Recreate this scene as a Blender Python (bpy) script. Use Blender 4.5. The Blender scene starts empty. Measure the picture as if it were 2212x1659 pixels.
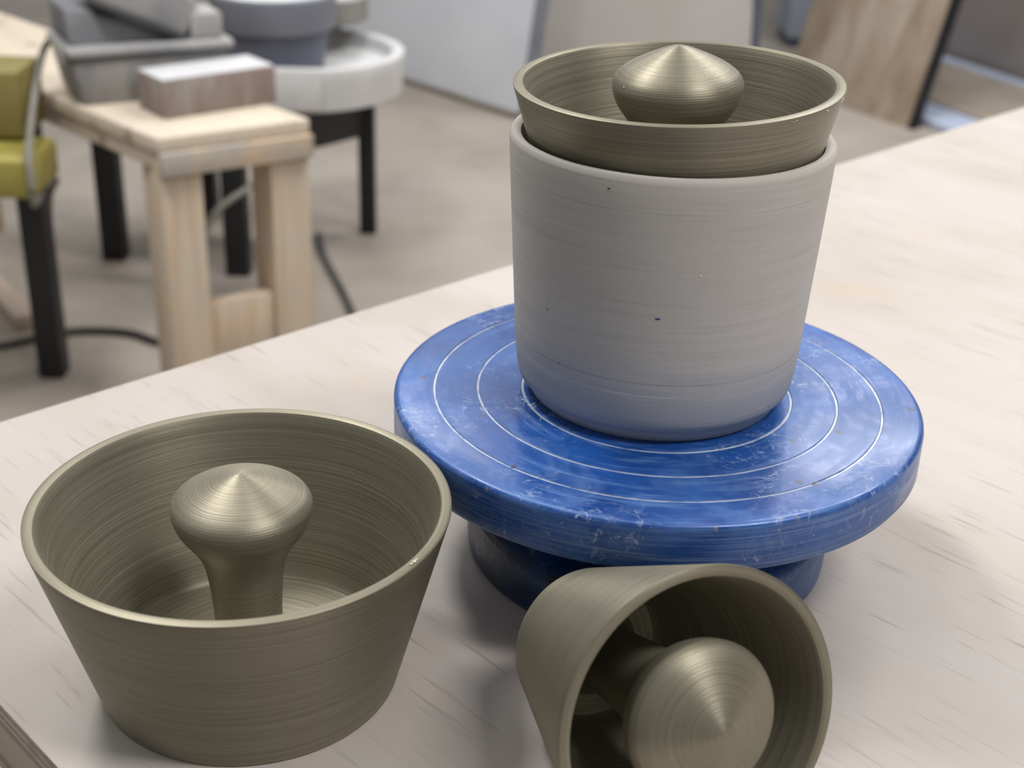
import bpy, bmesh, math, random
from mathutils import Vector, Matrix, noise
random.seed(7)
C = bpy.context.scene
PI = math.pi
S = 0.01            # the script is written in centimetres; the origin is on the table top below the camera

# ------------------------------------------------------------------ camera
PITCH, ROLL, CAMH = 0.4495, 0.0315, 27.0277
FPX = 3012.5
cp, sp = math.cos(PITCH), math.sin(PITCH)
cF = Vector((0, cp, -sp)); cR = Vector((1, 0, 0)); cU = Vector((0, sp, cp))
cr_, sr_ = math.cos(ROLL), math.sin(ROLL)
cR, cU = cr_ * cR + sr_ * cU, -sr_ * cR + cr_ * cU
cam_data = bpy.data.cameras.new('camera')
cam = bpy.data.objects.new('camera', cam_data)
C.collection.objects.link(cam)
m = Matrix((cR, cU, -cF)).transposed().to_4x4()
m.translation = Vector((0, 0, CAMH * S))
cam.matrix_world = m
cam_data.sensor_width = 36.0
cam_data.lens = FPX / 2212 * 36.0
cam_data.clip_start = 0.02
cam_data.clip_end = 60
cam_data.dof.use_dof = True
cam_data.dof.focus_distance = 0.43
cam_data.dof.aperture_fstop = 14.5
C.camera = cam

# ------------------------------------------------------------------ exposure
C.view_settings.view_transform = 'Standard'
C.view_settings.look = 'None'
C.view_settings.gamma = 1
C.view_settings.use_curve_mapping = False
C.view_settings.exposure = 0.0

# ------------------------------------------------------------------ world and lights
w = bpy.data.worlds.new('world'); C.world = w
w.use_nodes = True
bg = w.node_tree.nodes['Background']
# pale ceiling above, dimmer walls around, darker below and towards the unlit side of the room behind the camera
_t = w.node_tree
_tc = _t.nodes.new('ShaderNodeTexCoord'); _sx = _t.nodes.new('ShaderNodeSeparateXYZ'); _t.links.new(_tc.outputs['Generated'], _sx.inputs[0])
_ma = _t.nodes.new('ShaderNodeMath'); _ma.operation = 'MULTIPLY_ADD'; _t.links.new(_sx.outputs[1], _ma.inputs[0]); _ma.inputs[1].default_value = 0.22
_t.links.new(_sx.outputs[2], _ma.inputs[2])
_mr = _t.nodes.new('ShaderNodeMapRange'); _t.links.new(_ma.outputs[0], _mr.inputs[0]); _mr.inputs[1].default_value = -0.4; _mr.inputs[2].default_value = 0.9
_mr.inputs[3].default_value = 0.06; _mr.inputs[4].default_value = 0.46
_t.links.new(_mr.outputs[0], bg.inputs[1])
bg.inputs[0].default_value = (0.97, 0.985, 1.0, 1)

def area(name, loc, target, sx, sy, power, col):
    l = bpy.data.lights.new(name, 'AREA'); l.shape = 'RECTANGLE'
    l.size = sx * S; l.size_y = sy * S; l.energy = power; l.color = col
    o = bpy.data.objects.new(name, l); C.collection.objects.link(o)
    o.location = Vector(loc) * S
    d = Vector(target) - Vector(loc)
    o.rotation_euler = d.to_track_quat('-Z', 'Y').to_euler()
    return o
# ceiling lamps of the workshop and one added fill, 2.6 m above the floor
area('ceiling_lamp_back', (110, 190, 185), (110, 190, 0), 110, 30, 32, (1.0, 0.98, 0.95))
area('ceiling_lamp_above', (-45, 70, 185), (-45, 70, 0), 30, 120, 4, (1.0, 0.98, 0.95))
area('ceiling_lamp_front', (100, -25, 185), (100, -25, 0), 90, 30, 32, (1.0, 0.98, 0.95))
area('ceiling_lamp_room', (-60, 350, 185), (-60, 350, 0), 100, 30, 22, (1.0, 0.98, 0.95))
area('ceiling_lamp_left', (-85, 130, 185), (-85, 130, 0), 30, 70, 30, (1.0, 0.98, 0.95))
area('far_fill_light', (130, 370, 185), (130, 370, 0), 90, 30, 30, (1.0, 0.99, 0.97))  # unseen fill added to brighten the panels and cabinets at the back right

# ------------------------------------------------------------------ object helpers
def put(name, bm, mat, parent=None, loc=(0, 0, 0), smooth=True, mtx=None):
    bmesh.ops.recalc_face_normals(bm, faces=bm.faces)
    for v in bm.verts:
        v.co *= S
    me = bpy.data.meshes.new(name)
    bm.to_mesh(me); bm.free()
    if smooth:
        for p in me.polygons: p.use_smooth = True
        try: me.set_sharp_from_angle(angle=math.radians(35))
        except Exception: pass
    me.materials.append(mat)
    o = bpy.data.objects.new(name, me)
    C.collection.objects.link(o)
    if parent: o.parent = parent
    o.location = Vector(loc) * S
    return o

def thing(name, label, cat, loc=(0, 0, 0), rot=(0, 0, 0), group=None):
    o = bpy.data.objects.new(name, None); C.collection.objects.link(o)
    o.empty_display_size = 0.02
    o.location = Vector(loc) * S
    o.rotation_euler = rot
    tag(o, label, cat, group)
    return o

def tag(o, label=None, cat=None, group=None, kind=None):
    if label: o['label'] = label
    if cat: o['category'] = cat
    if group: o['group'] = group
    if kind: o['kind'] = kind
    return o

def lathe(profile, n=200):
    """profile: [(r, z)...] from the bottom to the top, r == 0 gives a pole"""
    bm = bmesh.new(); rings = []
    for r, z in profile:
        if r <= 1e-6: rings.append([bm.verts.new((0, 0, z))])
        else: rings.append([bm.verts.new((r * math.cos(2 * PI * i / n), r * math.sin(2 * PI * i / n), z)) for i in range(n)])
    for a, b in zip(rings, rings[1:]):
        for i in range(n):
            j = (i + 1) % n
            if len(a) == 1 and len(b) == 1: continue
            if len(a) == 1: bm.faces.new((a[0], b[i], b[j]))
            elif len(b) == 1: bm.faces.new((a[i], a[j], b[0]))
            else: bm.faces.new((a[i], a[j], b[j], b[i]))
    return bm

def smooth_profile(pts, sub=6):
    """Catmull-Rom through the points"""
    out = []
    P = [pts[0]] + list(pts) + [pts[-1]]
    for i in range(1, len(P) - 2):
        p0, p1, p2, p3 = P[i - 1], P[i], P[i + 1], P[i + 2]
        for k in range(sub):
            t = k / sub
            q = []
            for a in range(2):
                q.append(0.5 * (2 * p1[a] + (p2[a] - p0[a]) * t + (2 * p0[a] - 5 * p1[a] + 4 * p2[a] - p3[a]) * t * t
                                + (-p0[a] + 3 * p1[a] - 3 * p2[a] + p3[a]) * t ** 3))
            out.append((max(q[0], 0), q[1]))
    out.append(pts[-1])
    return out

def box_bm(x0, x1, y0, y1, z0, z1, bev=0.15, bm=None, mtx=None, seg=2):
    b = bmesh.new()
    bmesh.ops.create_cube(b, size=1)
    for v in b.verts:
        v.co = Vector(((x0 + x1) / 2 + v.co.x * (x1 - x0), (y0 + y1) / 2 + v.co.y * (y1 - y0), (z0 + z1) / 2 + v.co.z * (z1 - z0)))
    if bev > 0:
        bmesh.ops.bevel(b, geom=list(b.edges), offset=bev, segments=seg, affect='EDGES', profile=0.5)
    if mtx is not None: bmesh.ops.transform(b, matrix=mtx, verts=b.verts)
    if bm is None: return b
    me = bpy.data.meshes.new('tmp'); b.to_mesh(me); b.free(); bm.from_mesh(me); bpy.data.meshes.remove(me)
    return bm

def tube_bm(pts, r, n=10, sub=8):
    P = [Vector(p) for p in pts]
    Q = [P[0]] + P + [P[-1]]; path = []
    for i in range(1, len(Q) - 2):
        for k in range(sub):
            t = k / sub
            path.append(0.5 * (2 * Q[i] + (Q[i + 1] - Q[i - 1]) * t + (2 * Q[i - 1] - 5 * Q[i] + 4 * Q[i + 1] - Q[i + 2]) * t * t
                               + (-Q[i - 1] + 3 * Q[i] - 3 * Q[i + 1] + Q[i + 2]) * t ** 3))
    path.append(P[-1])
    bm = bmesh.new(); rings = []
    up = Vector((0, 0, 1))
    for i, q in enumerate(path):
        t = (path[min(i + 1, len(path) - 1)] - path[max(i - 1, 0)]).normalized()
        a = t.cross(up)
        if a.length < 1e-3: a = t.cross(Vector((1, 0, 0)))
        a.normalize(); b = t.cross(a)
        rings.append([bm.verts.new(q + r * (math.cos(2 * PI * k / n) * a + math.sin(2 * PI * k / n) * b)) for k in range(n)])
    for A, B in zip(rings, rings[1:]):
        for k in range(n):
            bm.faces.new((A[k], A[(k + 1) % n], B[(k + 1) % n], B[k]))
    bm.faces.new(rings[0]); bm.faces.new(rings[-1])
    return bm

# ------------------------------------------------------------------ material helpers
class NT:
    def __init__(self, name):
        self.m = bpy.data.materials.new(name); self.m.use_nodes = True
        self.t = self.m.node_tree; self.b = self.t.nodes['Principled BSDF']
    def n(self, typ, **kw):
        x = self.t.nodes.new(typ)
        for k, v in kw.items():
            if k.startswith('i_'):
                key = k[2:].replace('_', ' ')
                x.inputs[int(key) if key.isdigit() else key].default_value = v
            else: setattr(x, k, v)
        return x
    def l(self, a, b): self.t.links.new(a, b)
    def math(self, op, a, b=None, c=None, clamp=False):
        x = self.t.nodes.new('ShaderNodeMath'); x.operation = op; x.use_clamp = clamp
        for i, v in enumerate((a, b, c)):
            if v is None: continue
            if isinstance(v, (int, float)): x.inputs[i].default_value = v
            else: self.l(v, x.inputs[i])
        return x.outputs[0]
    def obj(self): return self.n('ShaderNodeTexCoord').outputs['Object']
    def mapping(self, vec, scale=(1, 1, 1), loc=(0, 0, 0), rot=(0, 0, 0)):
        x = self.n('ShaderNodeMapping'); self.l(vec, x.inputs[0])
        x.inputs['Scale'].default_value = scale; x.inputs['Location'].default_value = loc; x.inputs['Rotation'].default_value = rot
        return x.outputs[0]
    def noise(self, vec, scale, detail=3, rough=0.5, dist=0):
        x = self.n('ShaderNodeTexNoise'); self.l(vec, x.inputs['Vector'])
        x.inputs['Scale'].default_value = scale; x.inputs['Detail'].default_value = detail
        x.inputs['Roughness'].default_value = rough; x.inputs['Distortion'].default_value = dist
        return x.outputs['Fac']
    def ramp(self, fac, stops, interp='LINEAR'):
        x = self.n('ShaderNodeValToRGB'); self.l(fac, x.inputs[0]); cr = x.color_ramp; cr.interpolation = interp
        while len(cr.elements) < len(stops): cr.elements.new(0.5)
        for e, (p, c) in zip(cr.elements, stops):
            e.position = p; e.color = tuple(c) + (1,) if len(c) == 3 else c
        return x.outputs[0]
    def mix(self, fac, a, b, blend='MIX'):
        x = self.n('ShaderNodeMix', data_type='RGBA', blend_type=blend)
        if isinstance(fac, (int, float)): x.inputs[0].default_value = fac
        else: self.l(fac, x.inputs[0])
        for k, v in ((6, a), (7, b)):
            if isinstance(v, (tuple, list)): x.inputs[k].default_value = tuple(v) + (1,) if len(v) == 3 else v
            else: self.l(v, x.inputs[k])
        return x.outputs[2]
    def bump(self, h, strength, dist, normal=None):
        x = self.n('ShaderNodeBump'); self.l(h, x.inputs['Height'])
        x.inputs['Strength'].default_value = strength; x.inputs['Distance'].default_value = dist
        if normal: self.l(normal, x.inputs['Normal'])
        return x.outputs[0]
    def set(self, **kw):
        for k, v in kw.items():
            k = k.replace('_', ' ')
            if isinstance(v, (int, float, tuple)):
                if isinstance(v, tuple) and len(v) == 3: v = v + (1,)
                self.b.inputs[k].default_value = v
            else: self.l(v, self.b.inputs[k])
        return self.m

def srgb(r, g, b):
    f = lambda c: (c / 255 / 12.92) if c / 255 <= 0.04045 else ((c / 255 + 0.055) / 1.055) ** 2.4
    return (f(r), f(g), f(b))

def radius_z(N):
    s = N.n('ShaderNodeSeparateXYZ'); N.l(N.obj(), s.inputs[0])
    r = N.math('SQRT', N.math('ADD', N.math('MULTIPLY', s.outputs[0], s.outputs[0]), N.math('MULTIPLY', s.outputs[1], s.outputs[1])))
    return s.outputs[0], s.outputs[1], s.outputs[2], r

def printed_plastic():
    """olive gold silk filament laid in fine horizontal layers"""
    N = NT('olive_gold_printed_plastic')
    x, y, z, r = radius_z(N)
    s = N.math('SUBTRACT', z, N.math('MULTIPLY', r, 0.45))
    def layers(freq, along):
        c = N.n('ShaderNodeCombineXYZ')
        N.l(N.math('MULTIPLY', x, along), c.inputs[0]); N.l(N.math('MULTIPLY', y, along), c.inputs[1]); N.l(N.math('MULTIPLY', s, freq), c.inputs[2])
        return c.outputs[0]
    fine = N.noise(layers(3000, 13), 1.0, 3, 0.6)
    broad = N.noise(layers(1100, 9), 1.0, 3, 0.6)
    grit = N.noise(N.obj(), 2600, 1, 0.5)
    lines = N.math('ADD', N.math('MULTIPLY', fine, 0.80), N.math('MULTIPLY', broad, 0.20))
    col = N.ramp(lines, [(0.30, (0.195, 0.177, 0.126)), (0.5, (0.262, 0.240, 0.176)), (0.70, (0.330, 0.306, 0.234))])
    h = N.math('ADD', lines, N.math('MULTIPLY', grit, 0.18))
    nrm = N.bump(h, 0.75, 0.00022)
    tan = N.n('ShaderNodeTangent', direction_type='RADIAL', axis='Z')
    N.l(tan.outputs[0], N.b.inputs['Tangent'])
    rough = N.math('ADD', N.math('MULTIPLY', broad, 0.14), 0.37)
    return N.set(Base_Color=col, Metallic=0.62, Roughness=rough, Anisotropic=0.65, Anisotropic_Rotation=0.25, Normal=nrm, Specular_IOR_Level=0.5)

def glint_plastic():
    N = NT('pale_glint_plastic')
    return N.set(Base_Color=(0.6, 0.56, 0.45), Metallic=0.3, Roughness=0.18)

def clay_grey():
    N = NT('dry_grey_clay')
    x, y, z, r = radius_z(N)
    def stretched(freq, along, off=0.0):
        c = N.n('ShaderNodeCombineXYZ')
        N.l(N.math('MULTIPLY', x, along), c.inputs[0]); N.l(N.math('MULTIPLY', y, along), c.inputs[1])
        N.l(N.math('MULTIPLY_ADD', z, freq, off), c.inputs[2])
        return c.outputs[0]
    a = N.noise(stretched(900, 18), 1.0, 3, 0.6)
    b = N.noise(stretched(260, 22, 5.0), 1.0, 2, 0.5)
    blot = N.noise(N.obj(), 22, 2, 0.5)
    mixv = N.math('ADD', N.math('MULTIPLY', a, 0.45), N.math('ADD', N.math('MULTIPLY', b, 0.3), N.math('MULTIPLY', blot, 0.25)))
    col = N.ramp(mixv, [(0.30, srgb(183, 178, 173)), (0.5, srgb(191, 186, 181)), (0.70, srgb(199, 194, 189))])
    # blue bounce light from the turntable painted into the pot foot, paler lines scored round it
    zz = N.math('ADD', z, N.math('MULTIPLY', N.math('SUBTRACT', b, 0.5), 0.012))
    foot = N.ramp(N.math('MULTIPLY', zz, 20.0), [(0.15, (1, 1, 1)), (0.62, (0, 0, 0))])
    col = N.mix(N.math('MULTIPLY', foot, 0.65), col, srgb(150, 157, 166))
    def line(z0, wd, st):
        d = N.math('ABSOLUTE', N.math('SUBTRACT', z, z0))
        v = N.math('SUBTRACT', 1.0, N.math('DIVIDE', d, wd), clamp=True)
        v = N.math('MULTIPLY', v, N.ramp(N.noise(stretched(60, 40, z0 * 900), 1.0, 2), [(0.38, (0, 0, 0)), (0.6, (1, 1, 1))]))
        return N.math('MULTIPLY', v, st)
    for z0, wd, st in ((0.0185, 0.0005, 0.75), (0.0172, 0.0004, 0.5), (0.0215, 0.0004, 0.3), (0.0095, 0.0005, 0.3), (0.0435, 0.0003, 0.25)):
        col = N.mix(line(z0, wd, st), col, srgb(205, 203, 200))
    for z0, wd, st in ((0.0790, 0.0003, 0.30), (0.0500, 0.0003, 0.22), (0.0228, 0.0005, 0.35), (0.0650, 0.0003, 0.2)):
        col = N.mix(line(z0, wd, st), col, srgb(95, 93, 92))
    sp = N.n('ShaderNodeTexVoronoi', feature='F1'); N.l(N.mapping(N.obj(), (1, 1, 1.8)), sp.inputs['Vector'])
    sp.inputs['Scale'].default_value = 55
    dots = N.math('LESS_THAN', sp.outputs['Distance'], 0.035)
    col = N.mix(N.math('MULTIPLY', dots, 0.7), col, srgb(100, 98, 98))
    h = N.math('ADD', a, N.math('MULTIPLY', b, 0.8))
    return N.set(Base_Color=col, Roughness=0.82, Specular_IOR_Level=0.25, Normal=N.bump(h, 0.22, 0.0002))

def enamel_blue(name='worn_blue_enamel', smear=1.0, rings=True, edge=9.0):
    N = NT(name)
    x, y, z, r = radius_z(N)
    o = N.obj()
    base = N.ramp(N.noise(o, 28, 3, 0.6), [(0.3, (0.007, 0.050, 0.235)), (0.55, (0.011, 0.080, 0.33)), (0.75, (0.022, 0.12, 0.42))])
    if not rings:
        base = N.ramp(N.noise(o, 22, 3, 0.6), [(0.42, (0.008, 0.012, 0.03)), (0.56, (0.012, 0.055, 0.19)), (0.75, (0.03, 0.11, 0.33))])  # shade under the disc painted in as navy and black mottling
    # watery clay wiped over the paint: broad veil, arcs along the turn, and short splashed marks
    ang = N.math('ARCTAN2', y, x)
    c = N.n('ShaderNodeCombineXYZ'); N.l(N.math('MULTIPLY', ang, 1.3), c.inputs[0]); N.l(N.math('MULTIPLY', r, 160), c.inputs[1]); N.l(N.math('MULTIPLY', z, 420), c.inputs[2])
    arcs = N.ramp(N.noise(c.outputs[0], 1.6, 4, 0.65, 0.3), [(0.50, (0, 0, 0)), (0.68, (1, 1, 1))])
    veil = N.ramp(N.noise(o, 38, 4, 0.62, 0.9), [(0.47, (0, 0, 0)), (0.70, (1, 1, 1))])
    spl = N.ramp(N.noise(N.mapping(o, (1, 1, 1), rot=(0, 0, 0.6)), 190, 5, 0.75, 0.9), [(0.58, (0, 0, 0)), (0.66, (1, 1, 1))])
    rid = N.math('ABSOLUTE', N.math('SUBTRACT', N.noise(N.mapping(o, (1, 1.6, 1)), 70, 4, 0.6, 0.8), 0.5))
    rid = N.ramp(rid, [(0.0, (1, 1, 1)), (0.022, (0, 0, 0))])
    brk = N.ramp(N.noise(o, 210, 3, 0.6), [(0.46, (0, 0, 0)), (0.60, (1, 1, 1))])
    flat = N.math('GREATER_THAN', z, -0.0012) if rings else 0.5
    rid = N.math('MULTIPLY', rid, N.math('MULTIPLY_ADD', flat, 0.55, 0.20))
    rid = N.math('MULTIPLY', rid, N.math('MULTIPLY_ADD', brk, 0.75, 0.25))
    spl = N.math('ADD', N.math('MULTIPLY', spl, 0.8), rid, clamp=True)
    zone = N.ramp(N.noise(N.mapping(o, (1, 1, 1), (0.31, 0.12, 0)), 24, 2, 0.5), [(0.46, (0, 0, 0)), (0.62, (1, 1, 1))])
    spl = N.math('MULTIPLY', spl, zone)
    col = N.mix(N.math('MULTIPLY', veil, 0.18 * smear), base, (0.23, 0.38, 0.68))
    col = N.mix(N.math('MULTIPLY', arcs, 0.32 * smear), col, (0.15, 0.29, 0.56))
    col = N.mix(N.math('MULTIPLY', spl, 0.75 * smear), col, (0.52, 0.60, 0.74))
    if rings:
        cc = N.n('ShaderNodeCombineXYZ'); N.l(N.math('MULTIPLY', ang, 1.1), cc.inputs[0]); N.l(N.math('MULTIPLY', z, 900), cc.inputs[2])
        wall = N.ramp(N.noise(cc.outputs[0], 1.3, 4, 0.6), [(0.50, (0, 0, 0)), (0.64, (1, 1, 1))])
        wall = N.math('MULTIPLY', wall, N.math('LESS_THAN', z, -0.0012))
        col = N.mix(N.math('MULTIPLY', wall, 0.42), col, (0.22, 0.32, 0.52))
        for r0, st in ((7.62, 0.95), (6.134, 0.9), (4.60, 0.95)):
            wob = N.math('MULTIPLY', N.math('SUBTRACT', N.noise(o, 60, 2), 0.5), 0.0003)
            d = N.math('ABSOLUTE', N.math('SUBTRACT', N.math('ADD', r, wob), r0 * S))
            v = N.math('SUBTRACT', 1.45, N.math('DIVIDE', d, 0.00042), clamp=True)
            v = N.math('MULTIPLY', v, N.ramp(N.noise(o, 95, 3, 0.7), [(0.30, (0.25, 0.25, 0.25)), (0.52, (1, 1, 1))]))
            col = N.mix(N.math('MULTIPLY', v, st), col, srgb(196, 204, 214))
    # paint knocked off the rim and dots of rust and dried clay
    vor = N.n('ShaderNodeTexVoronoi', feature='F1'); N.l(o, vor.inputs['Vector']); vor.inputs['Scale'].default_value = 75
    spot = N.math('LESS_THAN', N.math('ADD', vor.outputs['Distance'], N.math('MULTIPLY', N.noise(o, 420, 2), 0.12)), 0.155)
    spot = N.math('MULTIPLY', spot, N.math('GREATER_THAN', N.noise(o, 31, 1), 0.52))
    col = N.mix(N.math('MULTIPLY', spot, 0.75), col, srgb(70, 66, 70))
    if rings:
        near = N.math('LESS_THAN', N.math('ABSOLUTE', N.math('SUBTRACT', r, (edge - 0.06) * S)), 0.0010)
        hi = N.math('GREATER_THAN', z, -0.0020)
        chip = N.math('GREATER_THAN', N.noise(o, 260, 4, 0.7), 0.645)
        chip = N.math('MULTIPLY', chip, N.math('MULTIPLY', near, hi))
        col = N.mix(N.math('MULTIPLY', chip, 0.9), col, srgb(120, 115, 112))
    rough = N.math('ADD', 0.27, N.math('MULTIPLY', N.math('ADD', veil, N.math('ADD', spl, arcs), clamp=True), 0.25))
    return N.set(Base_Color=col, Metallic=0.15, Roughness=rough, Coat_Weight=0.12, Coat_Roughness=0.12,
                 Normal=N.bump(N.math('ADD', N.noise(o, 300, 3), N.math('MULTIPLY', spl, 0.6)), 0.10, 0.0004))

def beech_top():
    N = NT('pale_limed_beech')
    o = N.obj()
    cloud = N.noise(N.mapping(o, (2.0, 0.7, 1)), 9, 3, 0.55)
    band = N.noise(N.mapping(o, (14, 0.8, 1)), 3.0, 3, 0.6, 0.4)
    col = N.ramp(cloud, [(0.30, srgb(179, 170, 162)), (0.5, srgb(186, 178, 172)), (0.72, srgb(190, 184, 180))])
    col = N.mix(N.math('MULTIPLY', N.ramp(band, [(0.4, (0, 0, 0)), (0.7, (1, 1, 1))]), 0.18), col, srgb(177, 166, 155))
    pores = N.noise(N.mapping(o, (430, 22, 1)), 1.0, 2, 0.55, 0.1)
    reg = N.noise(N.mapping(o, (22, 9, 1)), 1.0, 2)
    pm = N.math('MULTIPLY', N.ramp(pores, [(0.60, (0, 0, 0)), (0.70, (1, 1, 1))]), N.ramp(reg, [(0.36, (0.3, 0.3, 0.3)), (0.6, (1, 1, 1))]))
    col = N.mix(N.math('MULTIPLY', pm, 0.42), col, srgb(112, 99, 88))
    st = N.ramp(N.noise(N.mapping(o, (1, 0.6, 1), (0.2, 0.4, 0)), 17, 2), [(0.66, (0, 0, 0)), (0.76, (1, 1, 1))])
    col = N.mix(N.math('MULTIPLY', st, 0.35), col, srgb(192, 168, 138))
    return N.set(Base_Color=col, Roughness=0.62, Specular_IOR_Level=0.35, Normal=N.bump(pm, 0.25, 0.0003))

def ply_edge():
    N = NT('plywood_edge')
    s = N.n('ShaderNodeSeparateXYZ'); N.l(N.obj(), s.inputs[0])
    zz = N.math('MULTIPLY', s.outputs[2], -1 / 0.030)
    d1, l1, g = srgb(150, 138, 126), srgb(196, 182, 166), srgb(172, 160, 148)
    col = N.ramp(zz, [(0.0, l1), (0.05, d1), (0.10, l1), (0.15, d1), (0.20, l1), (0.25, d1), (0.30, g), (0.34, l1), (0.7, l1), (0.8, d1), (0.9, l1)], 'LINEAR')
    kn = N.noise(N.mapping(N.obj(), (1, 26, 70)), 1.0, 3, 0.6, 0.6)
    col = N.mix(N.math('MULTIPLY', N.ramp(kn, [(0.58, (0, 0, 0)), (0.66, (1, 1, 1))]), 0.55), col, srgb(140, 124, 120))
    fib = N.noise(N.mapping(N.obj(), (1, 20, 900)), 1.0, 2)
    return N.set(Base_Color=col, Roughness=0.75, Normal=N.bump(fib, 0.4, 0.0004))

def pine(name, a, b, axis, dust=0.0, dustcol=(170, 170, 168)):
    N = NT(name)
    sc = [60, 60, 60]; sc[axis] = 3
    g = N.noise(N.mapping(N.obj(), tuple(sc)), 1.0, 3, 0.55, 0.6)
    col = N.ramp(g, [(0.3, srgb(*b)), (0.6, srgb(*a))])
    kn = N.n('ShaderNodeTexVoronoi', feature='F1'); N.l(N.obj(), kn.inputs['Vector']); kn.inputs['Scale'].default_value = 9
    col = N.mix(N.ramp(kn.outputs['Distance'], [(0.06, (0.6, 0.6, 0.6)), (0.16, (0, 0, 0))]), col, srgb(110, 84, 60))
    if dust:
        d = N.ramp(N.noise(N.obj(), 16, 3, 0.6), [(0.42, (1, 1, 1)), (0.62, (0, 0, 0))])
        col = N.mix(N.math('MULTIPLY', d, dust), col, srgb(*dustcol))
    return N.set(Base_Color=col, Roughness=0.7)

def mottled(name, a, b, scale, rough=0.6, metal=0.0, stretch=(1, 1, 1), lo=0.35, hi=0.65):
    N = NT(name)
    col = N.ramp(N.noise(N.mapping(N.obj(), stretch), scale, 3, 0.6), [(lo, srgb(*a)), (hi, srgb(*b))])
    return N.set(Base_Color=col, Roughness=rough, Metallic=metal)

M_PLA = printed_plastic(); M_GLINT = glint_plastic()
M_CLAY = clay_grey()
M_BLUE = enamel_blue()
M_BLUEBASE = enamel_blue('shaded_blue_enamel', 0.6, False)
M_TOP = beech_top(); M_PLY = ply_edge()

# ------------------------------------------------------------------ room shell
ZF = -75.0
def floor_mat():
    N = NT('worn_concrete_floor')
    o = N.obj()
    a = N.noise(o, 1.6, 4, 0.6); b = N.noise(o, 9, 3, 0.6)
    v = N.math('ADD', N.math('MULTIPLY', a, 0.7), N.math('MULTIPLY', b, 0.3))
    col = N.ramp(v, [(0.35, srgb(146, 137, 127)), (0.5, srgb(160, 151, 142)), (0.66, srgb(170, 162, 153))])
    return N.set(Base_Color=col, Roughness=0.55, Normal=N.bump(b, 0.1, 0.002))
bm = bmesh.new(); bmesh.ops.create_grid(bm, x_segments=2, y_segments=2, size=1)
for v in bm.verts: v.co = Vector((v.co.x * 500, 250 + v.co.y * 500, ZF))
tag(put('floor', bm, floor_mat(), smooth=False), kind='structure')

M_WALL = mottled('white_painted_wall', (205, 208, 212), (216, 218, 222), 2.0, 0.7)
M_WALLG = mottled('grey_plaster_wall', (150, 140, 135), (165, 158, 155), 1.5, 0.8)
wd = Vector((0.675, -0.738, 0)); wn = Vector((0.738, 0.675, 0))      # direction along the panels, and away from the camera
W0 = Vector((-33.9, 412.2, 0))
# back wall well behind the panels
bm = box_bm(-600, 600, 0, 12, ZF, 190, 0)
wb = put('wall_back', bm, M_WALL, smooth=False, loc=(60, 640, 0)); wb.rotation_euler = (0, 0, -0.12)
tag(wb, kind='structure')
wr = put('wall_right', box_bm(0, 12, -500, 400, ZF, 190, 0), M_WALLG, smooth=False, loc=(330, 330, 0)); tag(wr, kind='structure')
wr.rotation_euler = (0, 0, 0.05)

# ------------------------------------------------------------------ the work table
ANG = 0.7648
table = thing('work_table', 'pale whitewashed beech plywood work table filling the foreground', 'table', (0, 0, 0), (0, 0, ANG))
EX0, NY1 = 12.0736, 51.3677
EX1, NY0 = EX0 + 170, NY1 - 85
top = put('tabletop', box_bm(EX0, EX1, NY0, NY1, -3.0, 0, 0.10), M_TOP, table)
top.data.materials.append(M_PLY)
for p in top.data.polygons:
    if abs(p.normal.z) < 0.5: p.material_index = 1
M_PINE = pine('pine_wood', (214, 180, 140), (186, 146, 104), 2)
for (lx, ly) in ((EX0 + 5, NY0 + 5), (EX0 + 5, NY1 - 12), (EX1 - 12, NY0 + 5), (EX1 - 12, NY1 - 12)):
    put('leg', box_bm(0, 7, 0, 7, ZF, -3.0, 0.3), M_PINE, table, (lx, ly, 0))

# ------------------------------------------------------------------ printed bowls with a knob
def bowl_profile(R, r, h, t=0.33, ft=0.5):
    sl = (R - r) / h; b = 0.05
    return [(0, 0), (r - 0.12, 0), (r - 0.03, 0.03), (r, 0.10), (R - sl * 0.07, h - 0.07), (R - 0.02, h - 0.02), (R - 0.07, h),
            (R - t + 0.06, h), (R - t + 0.01, h - 0.02), (R - t - sl * 0.07, h - 0.07),
            (r - t + sl * (ft + 0.22), ft + 0.22), (r - t - 0.02 + sl * ft, ft + 0.1), (r - t - 0.10 + sl * ft, ft), (0.0, ft)]
def subdivide_profile(pr, step=0.35):
    out = [pr[0]]
    for a, b in zip(pr, pr[1:]):
        n = max(1, int(math.dist(a, b) / step))
        for k in range(1, n + 1): out.append((a[0] + (b[0] - a[0]) * k / n, a[1] + (b[1] - a[1]) * k / n))
    return out
def knob_profile(kr, kz, ka, z0, neck=1.02):
    q = kr / 2.06
    c = ka - kz
    up = [(2.06 * q, kz - 0.05), (2.04 * q, kz + 0.11 * c), (1.94 * q, kz + 0.26 * c), (1.73 * q, kz + 0.41 * c),
          (1.40 * q, kz + 0.565 * c), (1.02 * q, kz + 0.710 * c), (0.68 * q, kz + 0.825 * c), (0.42 * q, kz + 0.905 * c), (0.24 * q, kz + 0.948 * c), (0.10 * q, kz + 0.966 * c)]
    k = min(1.0, (kz - z0) / 5.375)
    dn = [(1.45, z0 - 0.02), (1.28, z0 + 0.10), (1.14, z0 + 0.35), (1.04, z0 + 0.9), (neck, z0 + 1.7 * k), (1.06 * q, kz - 3.0 * k), (1.12 * q, kz - 2.4 * k), (1.22 * q, kz - 1.85 * k),
          (1.38 * q, kz - 1.42 * k), (1.62 * q, kz - 1.02 * k), (1.84 * q, kz - 0.70 * k), (1.98 * q, kz - 0.40 * k)]
    return smooth_profile(dn + up, 5) + [(0.0, kz + 0.970 * c)]

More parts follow.
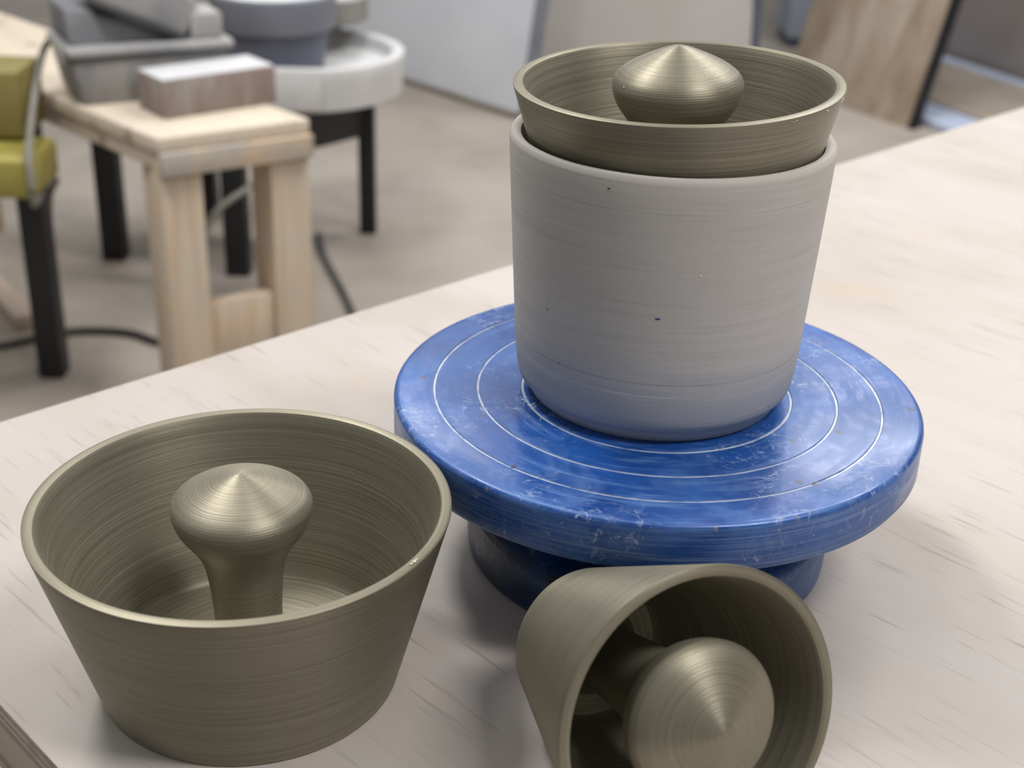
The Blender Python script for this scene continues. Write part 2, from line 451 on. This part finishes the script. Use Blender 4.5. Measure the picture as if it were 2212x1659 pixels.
def glint(parent, pts, size):  # glints on rim and knob put in as small pale blobs
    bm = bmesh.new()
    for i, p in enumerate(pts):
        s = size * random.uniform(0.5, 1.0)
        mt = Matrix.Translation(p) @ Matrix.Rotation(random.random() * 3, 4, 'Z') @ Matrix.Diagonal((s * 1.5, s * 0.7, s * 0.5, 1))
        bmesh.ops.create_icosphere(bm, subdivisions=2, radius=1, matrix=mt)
    return put('glint_blob', bm, M_GLINT, parent)

def knob_bowl(label, R, r, h, kr, kz, ka, loc, mtx=None, rz=0):
    t = thing('knobbed_bowl', label, 'bowl', loc, (0, 0, rz), 'olive-gold printed bowls with a knob inside')
    if mtx is not None:
        mm = mtx.to_4x4(); mm.translation = Vector(loc) * S; t.matrix_world = mm
    put('shell', lathe(subdivide_profile(bowl_profile(R, r, h)), 288), M_PLA, t)
    put('knob', lathe(knob_profile(kr, kz, ka, 0.5), 192), M_PLA, t)
    return t

bl = knob_bowl('olive-gold printed bowl standing upright alone on the table at the left, mushroom knob inside',
               6.1593, 4.5357, 5.9739, 2.061, 5.875, 6.997, (-7.7936, 35.0989, 0))
glint(bl, [Vector((6.0 * math.cos(a), 6.0 * math.sin(a), 5.99)) for a in (-0.52, -0.50, -0.485, -0.47)], 0.07)

# bowl lying on its side
PH = -1.114; RR, rr, hh = 4.117, 2.32, 6.389
al = math.atan2(RR - rr, hh)
A = Vector((math.cos(PH) * math.cos(al), math.sin(PH) * math.cos(al), math.sin(al)))
X = A.cross(Vector((0, 0, 1))).normalized(); Y = A.cross(X)
lm = Matrix((X, Y, A)).transposed()
by = knob_bowl('olive-gold printed bowl lying on its side, open end to the front, before the blue turntable',
               RR, rr, hh, 2.143, 6.355, 7.477, (2.41, 33.90, rr * math.cos(al) + 0.01), lm)

# ------------------------------------------------------------------ blue banding wheel
WX, WY, ZT, TH = 4.958, 43.2819, 6.1361, 1.7738
wheel = thing('banding_wheel', 'blue enamelled round pottery turntable smeared with clay, under the grey clay pot', 'turntable', (WX, WY, 0))
disc_pr = [(0, -TH), (8.4, -TH), (8.62, -TH), (8.86, -TH + 0.10), (9.0, -TH + 0.34), (9.0, -0.22), (8.985, -0.13), (8.94, -0.06), (8.87, -0.015), (8.78, 0)]
for g in (7.62, 6.134, 4.60):
    disc_pr += [(g + 0.055, 0), (g + 0.03, -0.035), (g - 0.03, -0.035), (g - 0.055, 0)]
disc_pr += [(0, 0)]
put('disc', lathe(subdivide_profile(disc_pr, 0.8), 288), M_BLUE, wheel, (0, 0, ZT))
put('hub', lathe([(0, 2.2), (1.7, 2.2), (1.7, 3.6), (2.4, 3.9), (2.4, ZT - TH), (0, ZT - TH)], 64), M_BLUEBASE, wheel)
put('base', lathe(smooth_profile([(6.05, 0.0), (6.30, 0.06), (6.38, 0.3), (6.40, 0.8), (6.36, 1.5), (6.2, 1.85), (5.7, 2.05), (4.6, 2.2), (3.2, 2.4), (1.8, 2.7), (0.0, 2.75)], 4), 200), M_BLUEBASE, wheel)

# ------------------------------------------------------------------ clay pot on the wheel
CX, CY, CR, CB, CH = 4.857, 43.6236, 5.2154, 4.7714, 8.9688
zb = ZT
pot = thing('clay_pot', 'grey unfired clay cylinder pot standing on the blue turntable', 'pot', (CX, CY, zb))
def pot_wall(z): return CB + (CR - CB) * (z - 1.2) / (CH - 1.2)
pp = [(0, 0.12), (3.9, 0.12), (4.0, 0.0), (4.18, 0.0), (4.24, 0.05), (4.38, 0.30), (4.42, 0.42), (4.50, 0.48), (4.62, 0.60), (4.68, 0.76), (4.72, 1.0)]
pp += [(pot_wall(z), z) for z in [1.2 + k * (CH - 1.5) / 12 for k in range(1, 12)]]
pp += [(CR - 0.02, CH - 0.22), (CR - 0.03, CH - 0.12), (CR - 0.09, CH - 0.03), (CR - 0.18, CH), (CR - 0.30, CH - 0.02), (4.83, CH - 0.09), (4.81, CH - 0.25)]
pp += [(4.78, CH - 0.6), (4.68, CH - 3), (4.5, 2.0), (4.3, 1.1), (4.0, 0.75), (0, 0.7)]
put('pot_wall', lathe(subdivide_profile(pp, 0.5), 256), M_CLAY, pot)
# small chips of colour caught in the clay
def fleck(a, z, sx, sz, mat, name='clay_fleck'):
    bm = bmesh.new(); r = pot_wall(z)
    mt = Matrix.Rotation(a, 4, 'Z') @ Matrix.Translation((r, 0, z)) @ Matrix.Diagonal((0.018, sx, sz, 1))
    bmesh.ops.create_icosphere(bm, subdivisions=2, radius=1, matrix=mt)
    return put(name, bm, mat, pot)
M_FLECK = mottled('navy_fleck', (30, 40, 80), (40, 55, 100), 200)
M_FLECKD = mottled('dark_fleck', (70, 68, 66), (90, 88, 86), 200)
M_FLECKW = mottled('pale_fleck', (215, 213, 208), (225, 222, 218), 200)
def pot_ang(px): return -PI / 2 - 0.10 + math.asin(max(-1, min(1, (px - 1440) / 345.0)))
fleck(pot_ang(1437), 4.55, 0.085, 0.03, M_FLECK)
fleck(pot_ang(1324), 8.5, 0.05, 0.025, M_FLECKD); fleck(pot_ang(1196), 4.0, 0.07, 0.02, M_FLECKD)
fleck(pot_ang(1516), 6.0, 0.03, 0.035, M_FLECKW)

# ------------------------------------------------------------------ bowl nested in the pot
n = Vector((-0.037, -0.025, 1)).normalized()
X = Vector((1, 0, 0)); X = (X - n * X.dot(n)).normalized(); Y = n.cross(X)
RT, SLT, HT = 5.202, 0.262, 6.0
ctr = Vector((CX + 0.046, CY + 0.026, ZT + CH + 1.675))
bt = knob_bowl('olive-gold printed bowl nested in the mouth of the grey clay pot',
               RT, RT - SLT * HT, HT, 2.067, HT - 0.19, HT + 1.092, tuple(ctr - n * HT), Matrix((X, Y, n)).transposed())
glint(bt, [Vector((RT * math.cos(a) * 0.995, RT * math.sin(a) * 0.995, HT - dz)) for a, dz in
           ((-0.98, .12), (-0.965, .14), (-0.95, .11), (-0.42, .16), (-0.40, .13), (-0.39, .1), (-0.66, .12))], 0.045)
glint(bt, [Vector((2.0 * math.cos(a), 2.0 * math.sin(a), HT + z)) for a, z in ((-2.62, .02), (-2.55, .0), (-2.48, -.03), (-2.36, -.1))], 0.045)

# ------------------------------------------------------------------ pine bench at the back left
M_BENCHTOP = pine('bench_top_pine', (214, 201, 184), (205, 190, 170), 1)
M_DIRTY = pine('clay_splashed_pine', (205, 185, 160), (186, 164, 138), 0, 0.75, (168, 168, 164))
M_LEG = pine('leg_pine', (208, 190, 168), (192, 164, 132), 2, 0.35, (190, 184, 176))
BA = math.atan2(33, -34) - PI / 2          # local +y runs along the bench, away to the left
# local x = across the end (from near corner to far corner)
E1 = Vector((-50.5, 189, 0)); E2 = Vector((-31, 202, 0))
bench = thing('wooden_bench', 'long pale pine bench with square legs carrying the grey pedal and the brick', 'bench',
              (E1.x, E1.y, ZF), (0, 0, math.atan2(13, 19.5)))
BW = 23.4; BL = 115; BT = -28 - ZF
def skew_box(x0, x1, y0, y1, z0, z1, bev=0.3):
    b = box_bm(x0, x1, y0, y1, z0, z1, bev)
    # the end is cut slightly off square
    for v in b.verts: v.co.x -= v.co.y * 0.20
    return b
put('bench_top', skew_box(0, BW, 0, BL, BT - 2.2, BT), M_BENCHTOP, bench)
put('apron', skew_box(0.0, BW, -0.9, 0.3, BT - 5.6, BT - 2.2, 0.2), M_DIRTY, bench)
put('side_rail', skew_box(0.6, 2.6, 2.5, BL - 2, BT - 5.0, BT - 2.2, 0.2), M_BENCHTOP, bench)
for (lx, ly) in ((0.2, 0.3), (BW - 6.4, 0.3), (0.2, BL - 8), (BW - 6.4, BL - 8)):
    b = box_bm(lx, lx + 6.2, ly, ly + 7.6, 0, BT - 2.2, 0.25)
    for v in b.verts: v.co.x -= ly * 0.20
    put('leg', b, M_LEG, bench)
put('stretcher', skew_box(6.5, BW - 6.4, 1.0, 3.2, 12.0, 20.5, 0.2), M_LEG, bench)

# brick on the bench end
M_BRICK = mottled('dusty_red_brick', (136, 116, 110), (152, 146, 140), 14, 0.85, 0, (3, 3, 0.6))
M_BRICKTOP = mottled('plaster_dust', (196, 196, 200), (206, 206, 210), 8, 0.85)
brick = thing('brick', 'dusty pinkish brick with a white top lying on the end of the pine bench', 'brick', (-51.7, 198.6, -28), (0, 0, math.atan2(13, 15.0) - 0.03))
put('brick_body', box_bm(0, 18.6, 0, 8.5, 0, 5.6, 0.35), M_BRICK, brick)
put('dust_layer', box_bm(0.15, 18.45, 0.15, 8.35, 5.55, 5.85, 0.14), M_BRICKTOP, brick)

# grey cast foot pedal
M_CAST = mottled('dusty_cast_metal', (132, 133, 135), (162, 159, 157), 9, 0.7, 0.1, (2.5, 2.5, 0.7))
M_CASTL = mottled('pale_dusty_metal', (140, 140, 142), (172, 170, 168), 9, 0.7, 0.0, (1, 1, 1))
M_CASTG = mottled('mid_grey_cast_metal', (112, 114, 118), (132, 134, 138), 9, 0.7, 0.1)
M_CASTD = mottled('dark_rubber_seam', (66, 68, 70), (84, 85, 86), 9, 0.8)
pedal = thing('foot_pedal', 'grey clay-dusted cast foot pedal box sitting on the pine bench behind the brick', 'pedal', (-66.2, 203.5, -28), (0, 0, 0.50))
b = box_bm(0.2, 24.3, 0, 15, 0, 7.3, 0.7)
for v in b.verts:
    k = max(0, 1 - v.co.z / 5.0)
    v.co.x += (12.2 - v.co.x) * 0.11 * k * k; v.co.y += (7.5 - v.co.y) * 0.10 * k
put('housing', b, M_CAST, pedal)
put('seam', box_bm(0.0, 24.5, -0.25, 15.2, 6.6, 7.3, 0.15), M_CASTD, pedal)
put('lid_flange', box_bm(-0.3, 24.8, -0.5, 15.5, 7.3, 8.5, 0.4), M_CASTL, pedal)
b = box_bm(0.6, 24.0, 3.0, 15, 8.5, 13.6, 0.5)
for v in b.verts:
    k = (v.co.z - 8.5) / 5.1
    if v.co.y < 10: v.co.y += k * 1.2
    if v.co.z > 10: v.co.z -= max(0, v.co.x - 8) * 0.22
put('cover', b, M_CASTG, pedal)
tilt = Matrix.Translation((4.6, 1.6, 14.9)) @ Matrix.Rotation(0.44, 4, 'Y')
put('treadle', box_bm(0, 14.5, 0, 12, 0.4, 6.0, 0.5, mtx=tilt), M_CASTL, pedal)
put('treadle_edge', box_bm(-0.2, 14.7, -0.3, 12, -0.4, 0.5, 0.2, mtx=tilt), M_CASTD, pedal)
put('hinge_block', box_bm(18.6, 23.6, 1.0, 9, 8.5, 12.4, 0.5), M_CASTL, pedal)

# its cable
M_CABLE = mottled('grey_cable', (112, 110, 104), (136, 132, 124), 10, 0.6)
M_DCABLE = mottled('dark_grey_cable', (62, 60, 58), (80, 78, 75), 10, 0.6)

# ------------------------------------------------------------------ pottery wheel with splash pan
M_WHITE = mottled('white_plastic_pan', (196, 196, 196), (216, 216, 218), 5, 0.45)
M_BLACK = mottled('black_steel', (17, 18, 22), (26, 27, 31), 12, 0.45)
PX, PY = -42.5, 272.0
pw = thing('pottery_wheel', 'pottery wheel with round white splash pan and black legs behind the bench', 'pottery wheel', (PX, PY, ZF))
zt = -33 - ZF
pan = [(0, zt - 8.0), (18.2, zt - 8.2), (19.0, zt - 7.8), (19.6, zt - 0.8), (19.4, zt - 0.2), (18.9, zt), (17.6, zt), (17.1, zt - 0.3), (16.6, zt - 2.6), (0, zt - 2.8)]
put('splash_pan', lathe(subdivide_profile(pan, 1.5), 96), M_WHITE, pw)
put('pan_lip', box_bm(-7.0, 6.0, -19.9, -17.6, zt - 7.4, zt + 0.25, 0.4), M_WHITE, pw)
def wleg(x, y, h, wdt=3.0):
    return put('leg', box_bm(x - wdt / 2 - PX, x + wdt / 2 - PX, y - wdt / 2 - PY, y + wdt / 2 - PY, 0, h, 0.3), M_BLACK, pw)
for (x, y) in ((-32, 285), (-54.8, 258.5), (-81, 265), (-68, 292)):
    wleg(x, y, zt - (8 if x > -60 else 12), 3.4 if x > -40 else 4.6)
# black side aprons between the legs
def slab(name, P, Q, z0, z1, th, mat, parent, org):
    P = Vector(P); Q = Vector(Q); d = (Q - P); L_ = d.length; a = math.atan2(d.y, d.x)
    mt = Matrix.Translation((P.x - org[0], P.y - org[1], 0)) @ Matrix.Rotation(a, 4, 'Z')
    return put(name, box_bm(0, L_, -th / 2, th / 2, z0, z1, 0.2, mtx=mt), mat, parent)
slab('side_panel', (-54.8, 258.5), (-32, 285), zt - 20.5, zt - 8, 2, M_BLACK, pw, (PX, PY))
slab('side_panel', (-54.8, 258.5), (-81, 265), zt - 17, zt - 12, 2, M_BLACK, pw, (PX, PY))
slab('motor_cover', (-80, 283), (-52, 277), zt - 17, zt - 10.5, 14, M_BLACK, pw, (PX, PY))
# round head with a plaster bat, seen behind the bucket
M_BAT = mottled('grey_bat_edge', (112, 110, 106), (140, 138, 132), 12, 0.7)
M_BATTOP = mottled('pale_bat_top', (212, 214, 216), (226, 228, 230), 6, 0.6)
put('wheel_head', lathe([(0, zt - 2.8), (3, zt - 2.8), (3, zt + 2.6), (8.0, zt + 2.8), (8.5, zt + 3.1), (8.5, zt + 7.2), (8.2, zt + 7.4), (0, zt + 7.4)], 96), M_BAT, pw, (2.5, 14.2, 0))
put('bat', lathe([(0, 0), (8.2, 0), (8.4, 0.2), (8.4, 0.9), (8.2, 1.1), (0, 1.1)], 96), M_BATTOP, pw, (2.5, 14.2, zt + 7.4))

# bucket standing in the pan
M_BUCKET = mottled('slate_blue_plastic', (88, 94, 108), (98, 103, 117), 6, 0.5)
M_BUCKRIM = mottled('slate_blue_plastic_rim', (118, 121, 134), (128, 131, 143), 6, 0.5)
M_CLOTH = mottled('white_cloth', (205, 212, 212), (224, 228, 228), 14, 0.9)
bk = thing('bucket', 'slate-blue plastic bucket standing in the white splash pan', 'bucket', (-47.2, 267.0, -35.75))
put('bucket_wall', lathe(subdivide_profile([(0, 0), (8.8, 0), (9.2, 0.4), (10.9, 10.6), (10.4, 10.6), (8.7, 0.8), (0, 0.7)], 1.5), 96), M_BUCKET, bk)
put('bucket_rim', lathe([(10.6, 8.0), (11.5, 8.0), (11.7, 8.3), (11.9, 14.0), (11.6, 14.3), (11.0, 14.3), (10.8, 14.0), (10.6, 8.0)], 96), M_BUCKRIM, bk)
clo = bmesh.new()
bmesh.ops.create_uvsphere(clo, u_segments=48, v_segments=24, radius=1)
for v in clo.verts:
    v.co = Vector((v.co.x * 10.0, v.co.y * 10.0, 12.6 + v.co.z * 3.0 + 0.8 * noise.noise(v.co * 3)))
tag(put('cleaning_cloth', clo, M_CLOTH, loc=(-47.2, 267.0, -35.75)), 'crumpled white cloth filling the top of the slate-blue bucket', 'cloth')

# ------------------------------------------------------------------ olive yellow machine at the far left
M_OLIVE = mottled('olive_yellow_enamel', (126, 114, 62), (140, 128, 76), 8, 0.55)
M_OLIVEL = mottled('worn_olive_enamel', (140, 130, 56), (162, 152, 80), 8, 0.45)
om = thing('olive_machine', 'olive-yellow metal machine frame on black steel legs at the left edge', 'machine', (-90, 205, ZF))
put('cabinet', box_bm(-32, 17.0, -5, 6, 43, 53.0, 0.8), M_OLIVE, om)
put('ledge', box_bm(-32, 20.5, -14, -1, 36.6, 42.6, 1.0), M_OLIVEL, om)
put('leg', box_bm(-2.1, 2.1, -2.1, 2.1, 0, 45.5, 0.4), M_BLACK, om, (13.5, 5.0, 0))
put('leg', box_bm(-2.1, 2.1, -2.1, 2.1, 0, 40, 0.4), M_BLACK, om, (-28, 1.5, 0))
put('leg', box_bm(-2.1, 2.1, -2.1, 2.1, 0, 37, 0.4), M_BLACK, om, (-28, -10, 0))

tag(put('pedal_cable', tube_bm([(-67.4, 204.1, -21.8), (-68.4, 205.5, -19.6), (-70.4, 208.5, -19.2), (-72.0, 209, -21.3), (-72.2, 206, -24.5), (-71.6, 201, -27.5), (-70.0, 193, -31), (-69.3, 190.3, -34), (-69.3, 190.3, -38), (-70.3, 194, -39.6), (-72.2, 204, -40.0), (-73.2, 212, -42), (-75.5, 214.5, -46), (-76.2, 214.8, -55), (-76.2, 214.8, -74.3)], 0.55), M_CABLE),
    'grey cable arching from the foot pedal down past the olive-yellow machine', 'cable')
tag(put('floor_cable', tube_bm([(-100, 215, -74.3), (-88.5, 219, -74.3), (-82, 224, -74.3), (-76, 226.5, -74.3), (-68, 226, -74.3), (-60, 222, -74.3), (-48, 225, -74.3)], 0.7), M_DCABLE),
    'dark cable lying on the floor under the pine bench', 'cable')
tag(put('thin_floor_cable', tube_bm([(-42, 280, -74.3), (-39.2, 267.4, -74.3), (-34.5, 253, -74.3), (-30.2, 239, -74.3), (-27, 225, -74.3)], 0.7), M_DCABLE),
    'thin grey cable on the floor right of the pine bench', 'cable')
tag(put('hanging_cable', tube_bm([(-43.5, 262, -54), (-50, 248, -54), (-57, 243, -60), (-58, 243, -74.2), (-52, 245, -74.3)], 0.6), M_CABLE),
    'grey cable hanging between the pine bench and the pottery wheel', 'cable')
M_BEAM = mottled('pale_batten', (176, 160, 146), (190, 176, 162), 9, 0.7)
bb = box_bm(-30, 6, -2, 2, 0, 3, 0.3)
o = put('wooden_batten', bb, M_BEAM, loc=(-90, 232, ZF)); o.rotation_euler = (0, 0, -0.95)
tag(o, 'pale wooden batten lying on the floor beside the black leg at the left', 'batten')

# ------------------------------------------------------------------ leaning panels behind
LEAN = math.atan(0.16)
def panel(name, label, P, Q, height, th, mat, cat='panel', lean=LEAN, z0=ZF):
    P = Vector(P); Q = Vector(Q); d = Q - P
    t = thing(name, label, cat, (P.x, P.y, z0), (0, 0, math.atan2(d.y, d.x)))
    b = box_bm(0, d.length, 0, th, 0, height, 0.3)
    for v in b.verts: v.co.y += v.co.z * math.tan(lean)
    put('board', b, mat, t)
    return t, d.length
M_PANEL = mottled('white_laminate', (214, 219, 227), (224, 228, 236), 3, 0.4)
M_PANEL2 = mottled('warm_grey_laminate', (184, 180, 176), (192, 188, 186), 3, 0.6)
M_STEELB = mottled('grey_blue_edge', (120, 124, 136), (140, 144, 154), 6, 0.5)
M_NAVY = mottled('dark_blue_grey', (70, 76, 92), (92, 98, 114), 6, 0.5)
M_LBLUE = mottled('light_blue_panel', (172, 182, 200), (184, 193, 210), 4, 0.5)
M_ROUGHPLY = mottled('weathered_plywood', (146, 126, 106), (178, 166, 152), 9, 0.8, 0, (1.6, 1, 0.5), 0.3, 0.68)
p1, L1 = panel('leaning_panel', 'tall white laminate panel leaning at the back between the pottery wheel and the pot', (-90, 478.5, 0), (-0.5, 380.5, 0), 150, 2.4, M_PANEL)
put('edge_strip', (lambda b: [setattr(v.co, 'y', v.co.y + v.co.z * 0.16) for v in b.verts] and b)(box_bm(L1, L1 + 2.2, -0.3, 3, 0, 150, 0.2)), M_STEELB, p1)
put('bottom_strip', box_bm(0, L1, -0.6, 1.5, 0, 1.6, 0.2), mottled('shadow_gap_strip', (120, 112, 102), (132, 124, 114), 5, 0.8), p1)
p2, L2 = panel('leaning_panel', 'tall warm grey panel leaning right of the white panel behind the clay pot', (-2.0, 402, 0), (68.0, 414, 0), 150, 2.4, M_PANEL2)
put('edge_strip', (lambda b: [setattr(v.co, 'y', v.co.y + v.co.z * 0.16) for v in b.verts] and b)(box_bm(L2, L2 + 2.6, -0.3, 5, 0, 150, 0.2)), M_NAVY, p2)

p3, L3 = panel('plywood_board', 'weathered brown plywood board with a black edge leaning at the back right', (81, 427, 0), (108.5, 384, 0), 110, 2.0, M_ROUGHPLY, 'board', math.atan(0.27))
put('edge_strip', (lambda b: [setattr(v.co, 'y', v.co.y + v.co.z * 0.27) for v in b.verts] and b)(box_bm(L3, L3 + 1.8, -0.6, 2.4, 0, 110, 0.2)), M_BLACK, p3)

ua = math.atan2(-30, 14)
tray = thing('blue_platform', 'low light-blue platform with a brown mat on the floor at the far right', 'platform', (144, 467, ZF), (0, 0, ua))
M_TRAY = mottled('pale_blue_plastic', (170, 182, 206), (180, 191, 214), 4, 0.5)
M_MAT = mottled('brown_mat', (150, 140, 128), (164, 154, 142), 6, 0.9)
put('platform_slab', box_bm(-14, 110, -61, 0, 0, 2.2, 0.5), M_TRAY, tray)
put('mat', box_bm(6, 100, -48, -9, 2.2, 2.9, 0.3), M_MAT, tray)
M_BROWNG = mottled('brown_grey_paint', (165, 154, 148), (190, 182, 178), 1.6, 0.7)
cab = put('brown_cabinet', box_bm(-30, 130, 2, 40, 0, 120, 0.6), M_BROWNG, loc=(144, 467, ZF)); cab.rotation_euler = (0, 0, ua)
tag(cab, 'brown-grey cabinet standing behind the light-blue platform at the far right', 'cabinet')
bin_ = thing('blue_cabinet', 'light-blue upright cabinet on a dark foot seen between the grey panel and the plywood board', 'cabinet', (91, 486, ZF))
put('cabinet_body', box_bm(0, 30, 0, 25, 3.2, 90, 0.6), M_LBLUE, bin_)
put('plinth', box_bm(1, 29, 0.3, 24, 0, 3.2, 0.3), M_NAVY, bin_)
wc = put('white_cupboard', box_bm(0, 90, 0, 40, 0, 90, 0.6), M_PANEL, loc=(-215, 560, ZF))
tag(wc, 'white cupboard far behind the pine bench at the top left', 'cupboard')
